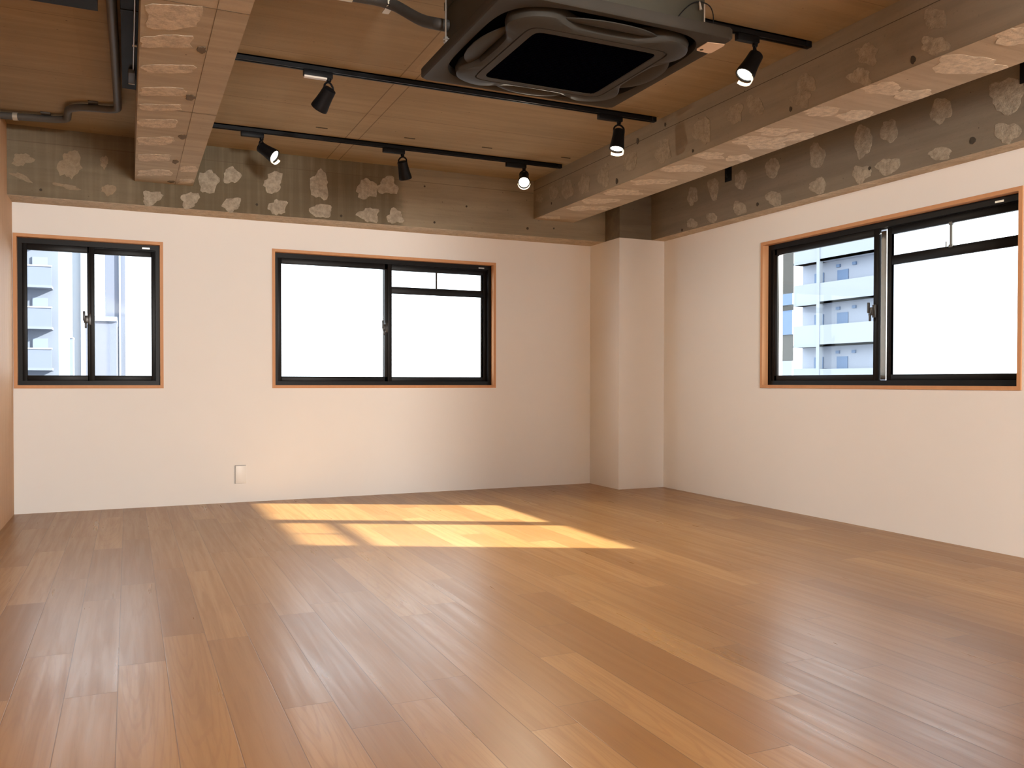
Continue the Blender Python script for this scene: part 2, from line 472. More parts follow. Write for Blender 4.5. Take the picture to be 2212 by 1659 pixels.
# ---- irregular plaster / glue patches lying on the concrete faces
def blob(mb, axis, plane, sgn, e, mat, n=26, rough=0.16, thick=0.002, square=0.0, seed=0, lim=None):
    """e = (u,v, ax,ay, bx,by) ellipse on the plane; sgn = side of the plane that shows"""
    rr = random.Random(seed)
    ph = [rr.uniform(0, 6.28) for _ in range(5)]; am = [rr.uniform(0.3, 1) for _ in range(5)]
    pts = []
    for k in range(n):
        a = 2 * math.pi * k / n
        r = 1 + rough * (am[0] * math.sin(2 * a + ph[0]) * .7 + am[1] * math.sin(3 * a + ph[1]) + am[2] * math.sin(5 * a + ph[2]) * .7 + rr.uniform(-1, 1) * .55)
        ca, sa = math.cos(a), math.sin(a)
        if square:
            q = max(abs(ca), abs(sa)); ca, sa = ca * (1 + square * (1 / q - 1)), sa * (1 + square * (1 / q - 1))
        u = e[0] + r * (e[2] * ca + e[4] * sa); v = e[1] + r * (e[3] * ca + e[5] * sa)
        if lim: u = min(max(u, lim[0] + 0.002), lim[1] - 0.002)
        pts.append((u, v))
    def P(u, v, d):
        w = plane + sgn * d
        return {0: (w, u, v), 1: (u, w, v), 2: (u, v, w)}[axis]
    vs = [P(u, v, -0.001) for u, v in pts] + [P(u, v, thick) for u, v in pts] + [P(e[0], e[1], thick * 1.6)]
    fs = [(k, (k + 1) % n, n + (k + 1) % n, n + k) for k in range(n)] + [(n + k, n + (k + 1) % n, 2 * n) for k in range(n)]
    mb.add(vs, fs, mat)

back_bright = [(0.583, 2.565, 0.069, 0.007, 0, -0.09), (0.76, 2.633, 0.06, 0.006, 0, -0.066), (1.078, 2.606, 0.073, 0.007, 0, -0.082), (1.45, 2.623, 0.08, 0.008, 0, -0.107), (1.851, 2.63, 0.088, 0.008, 0, -0.086), (2.032, 2.671, 0.082, 0.008, 0, -0.079), (0.175, 2.405, 0.065, 0.006, 0, -0.056), (0.447, 2.412, 0.064, 0.006, 0, -0.06), (0.756, 2.404, 0.07, 0.006, 0, -0.054), (1.114, 2.413, 0.073, 0.006, 0, -0.06), (1.469, 2.413, 0.084, 0.007, 0, -0.06), (1.866, 2.411, 0.088, 0.007, 0, -0.06), (2.093, 2.416, 0.07, 0.006, 0, -0.06)]
back_faint = [(-0.378, 2.6, 0.073, 0.008, -0.001, -0.102), (-0.687, 2.601, 0.059, 0.006, 0, -0.047), (-0.69, 2.473, 0.07, -0.03, 0, -0.018), (-0.4, 2.435, 0.085, -0.01, 0, -0.016), (-0.122, 2.437, 0.047, 0.004, 0, -0.042), (-0.153, 2.641, 0.025, 0.003, 0, -0.048)]
right_p = [(6.177, 2.631, -0.073, -0.014, -0.001, -0.081), (5.886, 2.639, -0.068, -0.014, -0.001, -0.098), (5.534, 2.634, -0.073, -0.016, -0.001, -0.075), (6.182, 2.393, -0.08, -0.015, 0, -0.04), (5.903, 2.395, -0.075, -0.013, 0, -0.042), (5.544, 2.41, -0.085, -0.017, -0.001, -0.055), (5.166, 2.647, -0.082, -0.019, -0.001, -0.075), (5.143, 2.41, -0.085, -0.018, -0.001, -0.06), (4.698, 2.63, -0.076, -0.018, -0.001, -0.09), (4.687, 2.41, -0.085, -0.018, -0.001, -0.056), (4.28, 2.625, -0.075, -0.019, -0.001, -0.109), (4.062, 2.635, -0.062, -0.017, -0.001, -0.084), (4.29, 2.41, -0.075, -0.017, -0.001, -0.058), (4.071, 2.408, -0.095, -0.02, -0.001, -0.055), (3.675, 2.655, -0.074, -0.021, -0.001, -0.076), (3.679, 2.395, -0.08, -0.015, -0.001, -0.04), (3.25, 2.618, -0.104, -0.032, -0.001, -0.099), (3.245, 2.41, -0.077, -0.015, -0.001, -0.058)]
beam_side = [(2.811, 2.684, -0.061, -0.024, -0.001, -0.051), (2.812, 2.56, -0.073, -0.02, 0, -0.043), (3.206, 2.658, -0.073, -0.025, 0, -0.047), (3.255, 2.56, -0.072, -0.02, 0, -0.042), (3.634, 2.647, -0.069, -0.022, 0, -0.051), (3.672, 2.57, -0.071, -0.02, 0, -0.044), (4.051, 2.648, -0.073, -0.021, -0.001, -0.06), (4.238, 2.652, -0.078, -0.022, -0.001, -0.062), (4.562, 2.634, -0.087, -0.023, -0.001, -0.084), (5.003, 2.61, -0.094, -0.02, -0.001, -0.08), (5.429, 2.646, -0.088, -0.021, -0.001, -0.075), (5.813, 2.615, -0.085, -0.018, -0.001, -0.085), (6.132, 2.615, -0.092, -0.019, 0, -0.08), (6.431, 2.643, -0.10, -0.02, 0, -0.086), (6.681, 2.666, -0.088, -0.018, 0, -0.061), (6.967, 2.669, -0.07, -0.014, 0, -0.042)]
beam_under = [(3.635, 2.805, 0.159, -0.072, 0.098, 0.075), (3.519, 3.206, 0.096, -0.044, 0.068, 0.061), (3.740, 3.217, 0.075, -0.04, 0.06, 0.068), (3.503, 3.613, 0.085, -0.045, 0.055, 0.069), (3.735, 3.591, 0.08, -0.045, 0.06, 0.076), (3.524, 4.015, 0.10, -0.048, 0.055, 0.067), (3.625, 4.234, 0.145, -0.072, 0.085, 0.108), (3.742, 4.044, 0.075, -0.045, 0.05, 0.069), (3.515, 4.619, 0.09, -0.045, 0.045, 0.067), (3.732, 4.584, 0.07, -0.036, 0.05, 0.076), (3.560, 4.971, 0.13, -0.067, 0.055, 0.087), (3.580, 5.40, 0.14, -0.067, 0.05, 0.075), (3.570, 5.798, 0.140, -0.069, 0.053, 0.086), (3.570, 6.154, 0.139, -0.064, 0.055, 0.085), (3.62, 6.45, 0.15, -0.074, 0.057, 0.085), (3.52, 6.952, 0.08, -0.032, 0.03, 0.059), (3.50, 2.492, 0.073, -0.033, 0.086, 0.061)]
left_under = [(0.180, 3.84, 0.105, -0.044, 0.005, 0.125), (0.168, 4.125, 0.102, -0.043, 0.003, 0.075), (0.190, 4.481, 0.113, -0.051, 0.002, 0.06), (0.176, 4.844, 0.108, -0.048, 0.003, 0.07), (0.170, 5.13, 0.102, -0.045, 0.002, 0.06), (0.168, 5.452, 0.10, -0.045, 0.002, 0.089), (0.168, 5.853, 0.101, -0.046, 0.003, 0.095), (0.168, 6.291, 0.1, -0.046, 0.003, 0.095), (0.190, 6.744, 0.111, -0.051, 0.003, 0.10), (0.406, 6.523, 0.055, -0.028, 0.006, 0.09), (0.411, 6.93, 0.050, -0.026, 0.005, 0.081)]
left_dark = [(0.316, 4.161, 0.019, -0.009, 0.003, 0.041), (0.312, 4.88, 0.024, -0.012, 0.003, 0.044), (0.317, 5.681, 0.022, -0.011, 0.003, 0.05), (0.308, 6.343, 0.02, -0.011, 0.003, 0.05), (0.309, 6.985, 0.026, -0.012, 0.001, 0.032)]

mb = MB().box(-1.1, 5.0, BC, B + 0.24, ZT, ZC)
for i, e in enumerate(back_bright): blob(mb, 1, BC, -1, e, 1, seed=i + 3, rough=0.20, square=0.15)
for i, e in enumerate(back_faint): blob(mb, 1, BC, -1, e, 2, seed=i + 40, rough=0.24)
for x, z, r in [(-0.57, 2.395, .010), (0.95, 2.42, .010), (1.63, 2.385, .011), (2.45, 2.395, .010), (3.35, 2.41, .012), (3.62, 2.43, .009), (2.75, 2.56, .009), (2.36, 2.70, .008)]:
    blob(mb, 1, BC, -1, (x, z, r, 0, 0, r), 3, n=12, rough=0.05, thick=0.0015)
# uneven mortar on the underside ledge, paled for light from below
mb.box(-1.0, P1, BC + 0.004, B + 0.01, ZT - 0.0015, ZT + 0.01, 4)
tag(mb.build('ceiling_beam_back', [M_back, M_p1, M_p3, M_hole, M_ledge]), 'bare concrete wall beam with glue patches above the back wall', 'beam', kind='structure')

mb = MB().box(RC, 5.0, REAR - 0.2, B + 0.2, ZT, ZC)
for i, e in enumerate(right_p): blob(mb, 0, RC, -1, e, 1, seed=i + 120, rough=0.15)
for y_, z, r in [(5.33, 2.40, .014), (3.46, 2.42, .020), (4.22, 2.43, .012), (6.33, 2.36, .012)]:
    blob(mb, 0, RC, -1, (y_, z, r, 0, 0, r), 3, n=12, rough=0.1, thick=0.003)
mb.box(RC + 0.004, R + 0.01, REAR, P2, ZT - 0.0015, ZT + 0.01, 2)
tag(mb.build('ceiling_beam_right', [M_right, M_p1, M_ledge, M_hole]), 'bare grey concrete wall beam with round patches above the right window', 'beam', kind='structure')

mb = MB().box(BX1, BX2, REAR, BC, BZ, ZC)
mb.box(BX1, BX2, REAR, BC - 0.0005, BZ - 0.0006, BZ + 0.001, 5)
for i, e in enumerate(beam_side): blob(mb, 0, BX1, -1, e, 1 if i in (1, 3) else 2, seed=i + 200, rough=0.2, square=.2)
for i, e in enumerate(beam_under): blob(mb, 2, BZ, -1, e, 3, seed=i + 240, rough=0.20, square=0.4, lim=(BX1, BX2))
for y_, z, r in [(4.98, 2.79, .010), (5.33, 2.765, .016), (5.62, 2.535, .016), (3.75, 2.54, .010), (2.93, 2.535, .014), (6.72, 2.575, .008), (4.66, 2.53, .008)]:
    blob(mb, 0, BX1, -1, (y_, z, r, 0, 0, r * 1.3), 4, n=12, rough=0.15, thick=0.003)
mb.box(BX1 - 0.001, BX1, REAR, BC, 2.757, 2.760, 4)
tag(mb.build('ceiling_beam_main', [M_beam, M_p1, M_p2, M_p4, M_hole, M_under_lit]), 'long downstand concrete beam with pale mortar bands on its underside, right of the spotlights', 'beam', kind='structure')

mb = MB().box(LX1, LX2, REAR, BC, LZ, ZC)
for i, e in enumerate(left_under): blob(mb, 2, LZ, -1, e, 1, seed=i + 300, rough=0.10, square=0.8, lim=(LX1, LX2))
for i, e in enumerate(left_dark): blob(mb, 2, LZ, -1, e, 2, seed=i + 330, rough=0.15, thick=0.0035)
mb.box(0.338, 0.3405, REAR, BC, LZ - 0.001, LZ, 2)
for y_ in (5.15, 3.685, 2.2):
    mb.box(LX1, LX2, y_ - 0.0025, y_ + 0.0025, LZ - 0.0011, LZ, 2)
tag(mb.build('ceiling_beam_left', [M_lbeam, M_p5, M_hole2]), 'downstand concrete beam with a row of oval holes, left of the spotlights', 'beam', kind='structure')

# ------------------------------------------------------------------ windows
def window(name, T, W, kind_, label):
    """T maps (u along the wall, d depth outwards, z) to the world. W=(u0,u1,z0,z1)."""
    u0, u1, z0, z1 = W
    c = T((u0 + u1) / 2, 0, z0)
    root = empty(name, c, label, 'window', kind='structure')
    def bx(mb, a0, a1, d0, d1, b0, b1, mat=0, bev=0.0):
        p, q = T(a0, d0, b0), T(a1, d1, b1)
        mb.box(p[0], q[0], p[1], q[1], p[2], q[2], mat, bev)
    def ring(mb, a0, a1, b0, b1, t, d0, d1, mat=0, tb=None, tt=None, bev=0.0):
        tb = t if tb is None else tb; tt = t if tt is None else tt
        bx(mb, a0, a0 + t, d0, d1, b0, b1, mat, bev); bx(mb, a1 - t, a1, d0, d1, b0, b1, mat, bev)
        bx(mb, a0 + t, a1 - t, d0, d1, b0, b0 + tb, mat, bev); bx(mb, a0 + t, a1 - t, d0, d1, b1 - tt, b1, mat, bev)
    tr = MB(); ring(tr, u0, u1, z0, z1, 0.024, -0.010, 0.075)
    tr.build('timber_lining', M_trim, root)
    a0, a1, b0, b1 = u0 + 0.024, u1 - 0.024, z0 + 0.024, z1 - 0.022
    of = MB(); ring(of, a0, a1, b0, b1, 0.030, 0.050, 0.135, tb=0.034, tt=0.042)
    ring(of, a0 + .028, a1 - .028, b0 + .03, b1 - .04, 0.006, 0.085, 0.093)
    frame = of.build('outer_frame', M_frame, root)
    m_ = (a0 + a1) / 2
    near = kind_[0]                      # u side that carries the inner sash
    st = 0.036                           # stile width
    ms = {'window_1': 0.052, 'window_2': 0.068, 'window_3': 0.044}[name]   # meeting stiles
    gap = 0.085 if kind_[2] else 0.0     # the outer sash of this window stands a little open
    # the inner sash (room side) and the outer sash
    lo, hi = a0 + 0.026, a1 - 0.026
    zb, zt_ = b0 + 0.030, b1 - 0.038
    for which in (0, 1):
        left = (which == 0) == (near == 'lo')
        s0, s1 = (lo, m_ + ms / 2 - (gap if which else 0)) if left else (m_ - ms / 2 + (gap if which else 0), hi)
        d0 = 0.058 if which == 0 else 0.092
        sm = MB(); ring(sm, s0, s1, zb, zt_, st, d0, d0 + 0.026, tb=0.046, tt=0.052, bev=0.003)
        if ms > st and not (which and gap):
            if left: bx(sm, s1 - ms, s1 - st + 0.004, d0, d0 + 0.026, zb, zt_, 0, 0.003)
            else: bx(sm, s0 + st - 0.004, s0 + ms, d0, d0 + 0.026, zb, zt_, 0, 0.003)
        if which == 0 and kind_[2]: bx(sm, hi - st - 0.03, hi - st + 0.004, d0, d0 + 0.026, zb, zt_, 0, 0.003)
        if which == 1 and kind_[1]:      # transom rail of the outer sash
            zr = b0 + (b1 - b0) * 0.764
            bx(sm, s0 + st, s1 - st, d0 + 0.002, d0 + 0.024, zr - 0.034, zr + 0.030, 0, 0.003)
        sash = sm.build('sash', M_frame, root)
        pm = MB(); bx(pm, s0 + st - .004, s1 - st + .004, d0 + 0.011, d0 + 0.015, zb + 0.042, zt_ - 0.048)
        pm.build('pane', M_glass, sash)
        if which == 0:
            # crescent latch on the meeting stile
            e_ = (s1 - ms) if left else (s0 + ms)
            sg = -1 if left else 1
            zl = (z0 + z1) / 2 - 0.045
            lk = MB()
            bx(lk, e_ - sg * 0.002, e_ - sg * 0.030, d0 - 0.014, d0 + 0.004, zl - 0.045, zl + 0.045, 0, 0.004)
            bx(lk, e_ - sg * 0.012, e_ + sg * 0.024, d0 - 0.022, d0 - 0.010, zl - 0.030, zl + 0.028, 0, 0.004)
            bx(lk, e_ + sg * 0.014, e_ + sg * 0.030, d0 - 0.028, d0 - 0.014, zl - 0.012, zl + 0.062, 0, 0.004)
            bx(lk, e_ + sg * 0.002, e_ + sg * 0.018, d0 - 0.026, d0 - 0.014, zl - 0.070, zl - 0.020, 0, 0.004)
            lk.build('latch', M_frame2, sash)
        if which == 1 and kind_[1]:
            mid = (s0 + s1) / 2
            rd = MB(); bx(rd, mid - 0.008, mid + 0.008, d0 + 0.001, d0 + 0.012, zr + 0.02, zt_ - 0.045)
            if kind_[2]:
                bx(rd, mid - 0.012, mid + 0.012, d0 - 0.004, d0 + 0.010, zt_ - 0.064, zt_ - 0.046)
                bx(rd, mid - 0.016, mid + 0.010, d0 - 0.006, d0 + 0.008, zr + 0.02, zr + 0.038)
                bx(rd, mid + 0.022, mid + 0.028, d0 - 0.012, d0 - 0.006, zr + 0.026, zr + 0.060)
            rd.build('transom_catch', M_frame2, sash)
    # insect-screen frame outside the outer sash
    if kind_[1]:
        ss0, ss1 = (m_ - 0.03, hi - 0.025) if near == 'lo' else (lo + 0.02, m_ - 0.05)
        sm = MB(); ring(sm, ss0, ss1, zb + .01, zt_ - .01, 0.022, 0.128, 0.142, tb=0.02, tt=0.02)
        if kind_[2]: bx(sm, m_ - 0.018, m_ + 0.040, 0.136, 0.160, zb + .01, zt_ - .01)
        sm.build('screen_frame', M_alu if kind_[2] else M_frame2, root)
    # maker's plate on the head of the frame
    e1 = a1 - 0.10 if not kind_[2] else a0 + 0.16
    pl = MB(); bx(pl, e1 - 0.028, e1 + 0.028, 0.0485, 0.051, b1 - 0.034, b1 - 0.022)
    pl.build('frame_plate', M_steel, frame)
    return root

Tb = lambda u, d, z: (u, B + d, z)
Tr = lambda u, d, z: (R + d, u, z)
window('window_1', Tb, W1, ('lo', False, False), 'narrow two-pane sliding window in a timber lining beside the boarding wall')
window('window_2', Tb, W2, ('lo', True, False), 'wide sliding window with transom in the middle of the back wall')
window('window_3', Tr, W3, ('hi', True, True), 'wide sliding window with transom in the right wall')
# unseen glazed opening added behind the viewer to let in daylight
w4 = empty('window_rear_added', (2.0, REAR - 0.1, 0.25), 'wide unseen glazed opening added behind the viewer for daylight', 'window', kind='structure')
m4 = MB()
for x in (-0.4, 0.8, 2.0, 3.2, 4.34):
    m4.box(x, x + 0.06, REAR - 0.14, REAR - 0.06, 0.25, 2.45)
for z in (0.25, 2.39): m4.box(-0.4, 4.4, REAR - 0.13, REAR - 0.07, z, z + 0.06)
m4.build('outer_frame', M_frame, w4)  # frame of the added rear opening, unseen
m4 = MB(); m4.box(-0.36, 4.36, REAR - 0.102, REAR - 0.098, 0.28, 2.42); m4.build('pane', M_glass, w4)

# ------------------------------------------------------------------ lighting tracks and spotlights
TRK = {'back': (6.45, 0.470, 3.365), 'middle': (5.035, 0.470, 3.365), 'front': (3.58, 0.470, 3.385)}
TLAB = {'back': 'black ceiling lighting track nearest the back wall, carrying three spotlights',
        'middle': 'black ceiling lighting track passing just behind the air conditioner',
        'front': 'black ceiling lighting track above the air conditioner, ending at the main beam'}
TZ = ZC - 0.032
for k, (y_, xa, xb) in TRK.items():
    r = empty('lighting_track', ((xa + xb) / 2, y_, ZC), TLAB[k], 'lighting track', 'ceiling lighting tracks')
    m_ = MB()
    m_.box(xa, xb - 0.04, y_ - 0.018, y_ - 0.008, TZ, ZC); m_.box(xa, xb - 0.04, y_ + 0.008, y_ + 0.018, TZ, ZC)
    m_.box(xa, xb - 0.04, y_ - 0.018, y_ + 0.018, ZC - 0.008, ZC)
    m_.box(xa, xb - 0.04, y_ - 0.009, y_ + 0.009, TZ + 0.006, TZ + 0.010)
    m_.build('rail', M_black, r)
    MB().box(xb - 0.04, xb, y_ - 0.019, y_ + 0.019, TZ - 0.001, ZC, 0, 0.004).build('end_cap', M_black, r)

SPOTS = [
    # track, stem x, adapter x0, x1, beam axis, lit, label
    ('back', 0.900, 0.754, 0.916, (0.687, -0.47, -0.554), True, 'lit black spotlight at the left end of the back track, aimed to the right'),
    ('back', 1.967, 1.809, 1.984, (0.315, 0.355, -0.88), False, 'black spotlight in the middle of the back track, aimed at the back wall, lens unseen'),
    ('back', 3.016, 2.852, 3.033, (-0.346, -0.74, -0.576), True, 'lit spotlight at the right end of the back track, shining straight at the viewer'),
    ('middle', 1.086, 0.938, 1.108, (-0.36, 0.594, -0.719), False, 'large black spotlight with a pale painted reflection under its adapter, aimed left at the back wall'),
    ('middle', 3.070, 2.906, 3.092, (-0.191, -0.073, -0.979), True, 'lit black spotlight pointing straight down near the right end of the middle track'),
    ('front', 3.012, 2.891, 3.030, (-0.535, 0.022, -0.845), True, 'lit black spotlight nearest the viewer, right of the air conditioner'),
]
def spotlight(track, sx, a0, a1, axis, lit, label, power):
    y_ = TRK[track][0]
    ax = Vector(axis).normalized()
    root = empty('track_spotlight', (sx, y_, TZ), label, 'spotlight', 'track spotlights')
    zb = TZ - 0.036
    MB().box(a0, a1, y_ - 0.017, y_ + 0.017, zb, TZ, 0, 0.004).build('track_adapter', M_black, root)
    if track == 'middle' and not lit:
        tag(MB().box(a0 + 0.004, a1 - 0.035, y_ - 0.0172, y_ + 0.010, zb - 0.009, zb + 0.001).build('adapter_glint', M_white, root), 'pale strip standing for light reflected on the adapter underside')  # white strip paints the light reflected under the adapter
    zs = zb - 0.018
    MB().tube([(sx, y_, zb + 0.004), (sx, y_, zs + 0.004), (sx, y_, zs)], [0.015, 0.014, 0.010], 16).build('stem', M_black, root)
    piv = Vector((sx, y_, zs - 0.052))
    h = ax.cross(Vector((0, 0, 1)))
    h = h.normalized() if h.length > 0.05 else Vector((1, 0, 0))
    # the yoke opens across the beam for the viewer: keep it near the track direction when the beam allows it
    hx = Vector((1, 0, 0)); hx = (hx - ax * hx.dot(ax)).normalized()
    if abs(h.x) < 0.4: h = (h * 0.6 + hx * (0.8 if h.dot(hx) >= 0 else -0.8)).normalized()
    w = 0.034
    yk = [piv - h * w + Vector((0, 0, -0.004)), piv - h * w + Vector((0, 0, 0.030)), Vector((sx, y_, zs - 0.002)) - h * 0.012, Vector((sx, y_, zs - 0.002)) + h * 0.012, piv + h * w + Vector((0, 0, 0.030)), piv + h * w + Vector((0, 0, -0.004))]
    m_ = MB().tube(fillet(yk, 0.012, 4), 0.0062, 8)
    m_.build('yoke', M_black, root)
    base = piv + ax * -0.016
    body = MB().lathe(base, ax, [(0.0, 0.0), (0.0, 0.034), (0.004, 0.039), (0.048, 0.041), (0.090, 0.0455), (0.120, 0.0505), (0.136, 0.0515), (0.138, 0.0505), (0.138, 0.0440), (0.131, 0.0425), (0.130, 0.0)], 32)
    bo = body.build('lamp_body', M_black, root)
    MB().lathe(base, ax, [(0.1315, 0.0425), (0.1345, 0.032), (0.136, 0.012), (0.1365, 0.0)], 32).build('lens', M_lens if lit else M_lensoff, root)
    if lit:
        down = Vector((0, 0, -1))
        m_ = MB().lathe(base, ax, [(0.146, 0.0495), (0.166, 0.049), (0.166, 0.051), (0.146, 0.0515), (0.146, 0.0495)], 24, 0, down, -1.45, 1.45)
        # two small arms hold the hood in front of the rim
        T = ax; N = (down - T * down.dot(T)).normalized(); Mv = T.cross(N)
        m_.build('lens_hood', M_hood, root)
        for a in (-1.2, 1.2):
            d_ = (N * math.cos(a) + Mv * math.sin(a)) * 0.0503
            MB().tube([base + T * 0.134 + d_, base + T * 0.150 + d_], 0.0016, 6).build('hood_arm', M_black, root)
        ld = bpy.data.lights.new('lamp', 'SPOT'); ld.energy = power; ld.color = (1.0, 0.87, 0.68)
        ld.spot_size = math.radians(95); ld.spot_blend = 0.9; ld.shadow_soft_size = 0.03
        lo = bpy.data.objects.new('lamp', ld); C.objects.link(lo)
        lo.location = base + ax * 0.180; lo.rotation_euler = ax.to_track_quat('-Z', 'Y').to_euler()
for s in SPOTS: spotlight(*s, power=60)

tag(MB().box(1.385, 1.45, 6.468, 6.482, ZC - 0.028, ZC - 0.006, 0, 0.003).build('cable_clip', M_clamp),
    'small cream clip on the ceiling beside the back lighting track', 'clip')

# ------------------------------------------------------------------ ceiling cassette air conditioner
CX, CY = 1.702, 3.207
PX, PY = 0.498, 0.474
ac = empty('air_conditioner', (CX, CY, 2.36), 'black ceiling cassette air conditioner hanging from the slab', 'air conditioner')
m_ = MB().box(1.300, 2.105, 2.800, 3.612, 2.400, 2.690, 0, 0.006)
m_.box(1.30, 2.105, 2.795, 2.80, 2.655, 2.69); m_.box(1.294, 1.30, 2.80, 3.612, 2.655, 2.69)
m_.build('casing', M_acb, ac)
def sup(t, a, b, n):
    c_, s_ = math.cos(t), math.sin(t)
    r = (abs(c_ / a) ** n + abs(s_ / b) ** n) ** (-1 / n)
    return r * c_, r * s_
N_ = 160
def outline(a, b, n, dip=0.0):
    o = []
    for k in range(N_):
        t = 2 * math.pi * k / N_
        x, y_ = sup(t, a, b, n)
        if dip:
            q = abs(((t + math.pi / 4) % (math.pi / 2)) - math.pi / 4)      # angle from the nearest side's middle
            d_ = dip * (1 - min(1, max(0, (q - 0.36) / 0.26)) ** 2 * (3 - 2 * min(1, max(0, (q - 0.36) / 0.26))))
            r = math.hypot(x, y_); x *= (r - d_) / r; y_ *= (r - d_) / r
        o.append((CX + x, CY + y_))
    return o
def loops(mb, ls, mat=0, close_last=False):
    vs = []
    for pts, z in ls: vs += [(x, y_, z) for x, y_ in pts]
    fs = []
    for i in range(len(ls) - 1):
        for k in range(N_):
            k2 = (k + 1) % N_
            fs.append((i * N_ + k, i * N_ + k2, (i + 1) * N_ + k2, (i + 1) * N_ + k))
    if close_last: fs.append([(len(ls) - 1) * N_ + k for k in range(N_)])
    mb.add(vs, fs, mat, True)
out_ = outline(PX, PY, 60); hole = outline(0.455, 0.440, 4.6); hole2 = outline(0.447, 0.432, 4.6)
m_ = MB()
loops(m_, [(out_, 2.402), (outline(PX, PY, 60), 2.368), (outline(PX - .006, PY - .006, 60), 2.360), (hole, 2.360), (hole2, 2.366), (hole2, 2.402)])
m_.build('face_panel', M_acp, ac)
m_ = MB(); loops(m_, [(outline(0.46, 0.445, 4.6), 2.399)], 0, True); m_.build('outlet_recess', M_acd, ac)
m_ = MB()
pl_ = lambda d_: outline(0.412 - d_, 0.398 - d_, 5.5, 0.070)
loops(m_, [(pl_(0.012), 2.399), (pl_(0.0), 2.372), (pl_(0.004), 2.345), (pl_(0.014), 2.338), (outline(0.318, 0.306, 14), 2.336), (outline(0.3165, 0.3045, 14), 2.341), (outline(0.3125, 0.3005, 14), 2.341), (outline(0.311, 0.299, 14), 2.336), (outline(0.278, 0.268, 18), 2.335), (outline(0.275, 0.265, 18), 2.340)], 0, True)
m_.build('centre_cover', M_acp, ac)
m_ = MB()
loops(m_, [(outline(0.274, 0.264, 20), 2.3395), (outline(0.274, 0.264, 20), 2.3375)], 0, True)
for i in range(-15, 16):
    m_.box(CX + i * 0.0172 - 0.0016, CX + i * 0.0172 + 0.0016, CY - 0.258, CY + 0.258, 2.3360, 2.3378)
    m_.box(CX - 0.268, CX + 0.268, CY + i * 0.0166 - 0.0016, CY + i * 0.0166 + 0.0016, 2.3362, 2.3378)
m_.build('intake_grille', M_grille, ac)
for q in range(4):                                       # four curved louvres
    rot = Matrix.Rotation(math.pi / 2 * q, 2)
    m_ = MB(); vs = []; nu, nv = 24, 6
    for i in range(nu + 1):
        s = -1 + 2 * i / nu
        env = max(0.0, 1 - abs(s) ** 2.6)
        for j in range(nv + 1):
            t = j / nv
            rx = 0.352 + 0.012 * (1 - env) + (0.084 * env + 0.004) * t - 0.020 * abs(s) ** 2
            p = rot @ Vector((rx, s * 0.240))
            kx, ky = p.x, p.y
            z = 2.372 - 0.026 * math.sin(t * math.pi * 0.55 + 0.35) * (0.25 + 0.75 * env)
            vs.append((CX + kx, CY + ky * (0.97), z))
    n0 = len(vs)
    vs += [(x, y_, z + 0.004) for x, y_, z in vs]
    fs = []
    for i in range(nu):
        for j in range(nv):
            a = i * (nv + 1) + j
            fs.append((a, a + 1, a + nv + 2, a + nv + 1)); fs.append((n0 + a, n0 + a + nv + 1, n0 + a + nv + 2, n0 + a + 1))
    for i in range(nu):
        a = i * (nv + 1); fs.append((a, a + nv + 1, n0 + a + nv + 1, n0 + a))
        a += nv; fs.append((a, n0 + a, n0 + a + nv + 1, a + nv + 1))
    m_.add(vs, fs, 0, True); m_.build('louvre', M_acp, ac)
# cream sensor tag with a dark eye at the panel corner
m_ = MB()
tg = [(2.128, 2.885), (2.118, 2.872), (2.117, 2.80), (2.192, 2.788), (2.198, 2.80), (2.198, 2.878), (2.190, 2.890)]
vs = [(x, y_, 2.3595) for x, y_ in tg] + [(x, y_, 2.3565) for x, y_ in tg]; n0 = len(tg)
m_.add(vs, [list(range(n0)), list(range(2 * n0 - 1, n0 - 1, -1))] + [(k, (k + 1) % n0, n0 + (k + 1) % n0, n0 + k) for k in range(n0)])
so = m_.build('sensor_cover', M_tag, ac); tag(so, 'cream sensor cover with a dark eye')
MB().tube([(2.139, 2.868, 2.3567), (2.139, 2.868, 2.3555)], 0.008, 14).build('sensor_eye', M_hole, so)
for x, y_ in ((1.262, 2.90), (1.262, 3.50), (2.143, 2.90), (2.143, 3.50)):
    m_ = MB().tube([(x, y_, 2.46), (x, y_, ZC)], 0.005, 8)
    m_.box(min(x, 1.30 if x < 1.5 else 2.105), max(x, 1.30 if x < 1.5 else 2.105), y_ - 0.018, y_ + 0.018, 2.478, 2.482)
    m_.tube([(x, y_, 2.468), (x, y_, 2.478)], 0.011, 6); m_.tube([(x, y_, 2.482), (x, y_, 2.492)], 0.011, 6)
    m_.build('suspension_bolt', M_steel, ac)
pts = [(1.955, 2.79, 2.405), (1.965, 2.79, 2.425), (2.00, 2.785, 2.468), (2.04, 2.785, 2.498), (2.08, 2.785, 2.507), (2.12, 2.785, 2.496), (2.138, 2.79, 2.468), (2.14, 2.795, 2.405)]
m_ = MB().tube(fillet(pts, 0.03, 4), 0.0022, 8)
m_.build('cable_loop', M_black, ac)
m_ = MB().tube([(2.092, 2.788, 2.402), (2.092, 2.788, 2.50)], 0.003, 8)
m_.build('cable_end', M_alu, ac)
MB().tube([(2.066, 2.786, 2.506), (2.072, 2.784, 2.472)], [0.003, 0.006], 8).build('cable_end', M_alu, ac)
MB().tube([(1.957, 2.788, 2.402), (1.963, 2.788, 2.424)], [0.0055, 0.003], 8).build('cable_end', M_alu, ac)

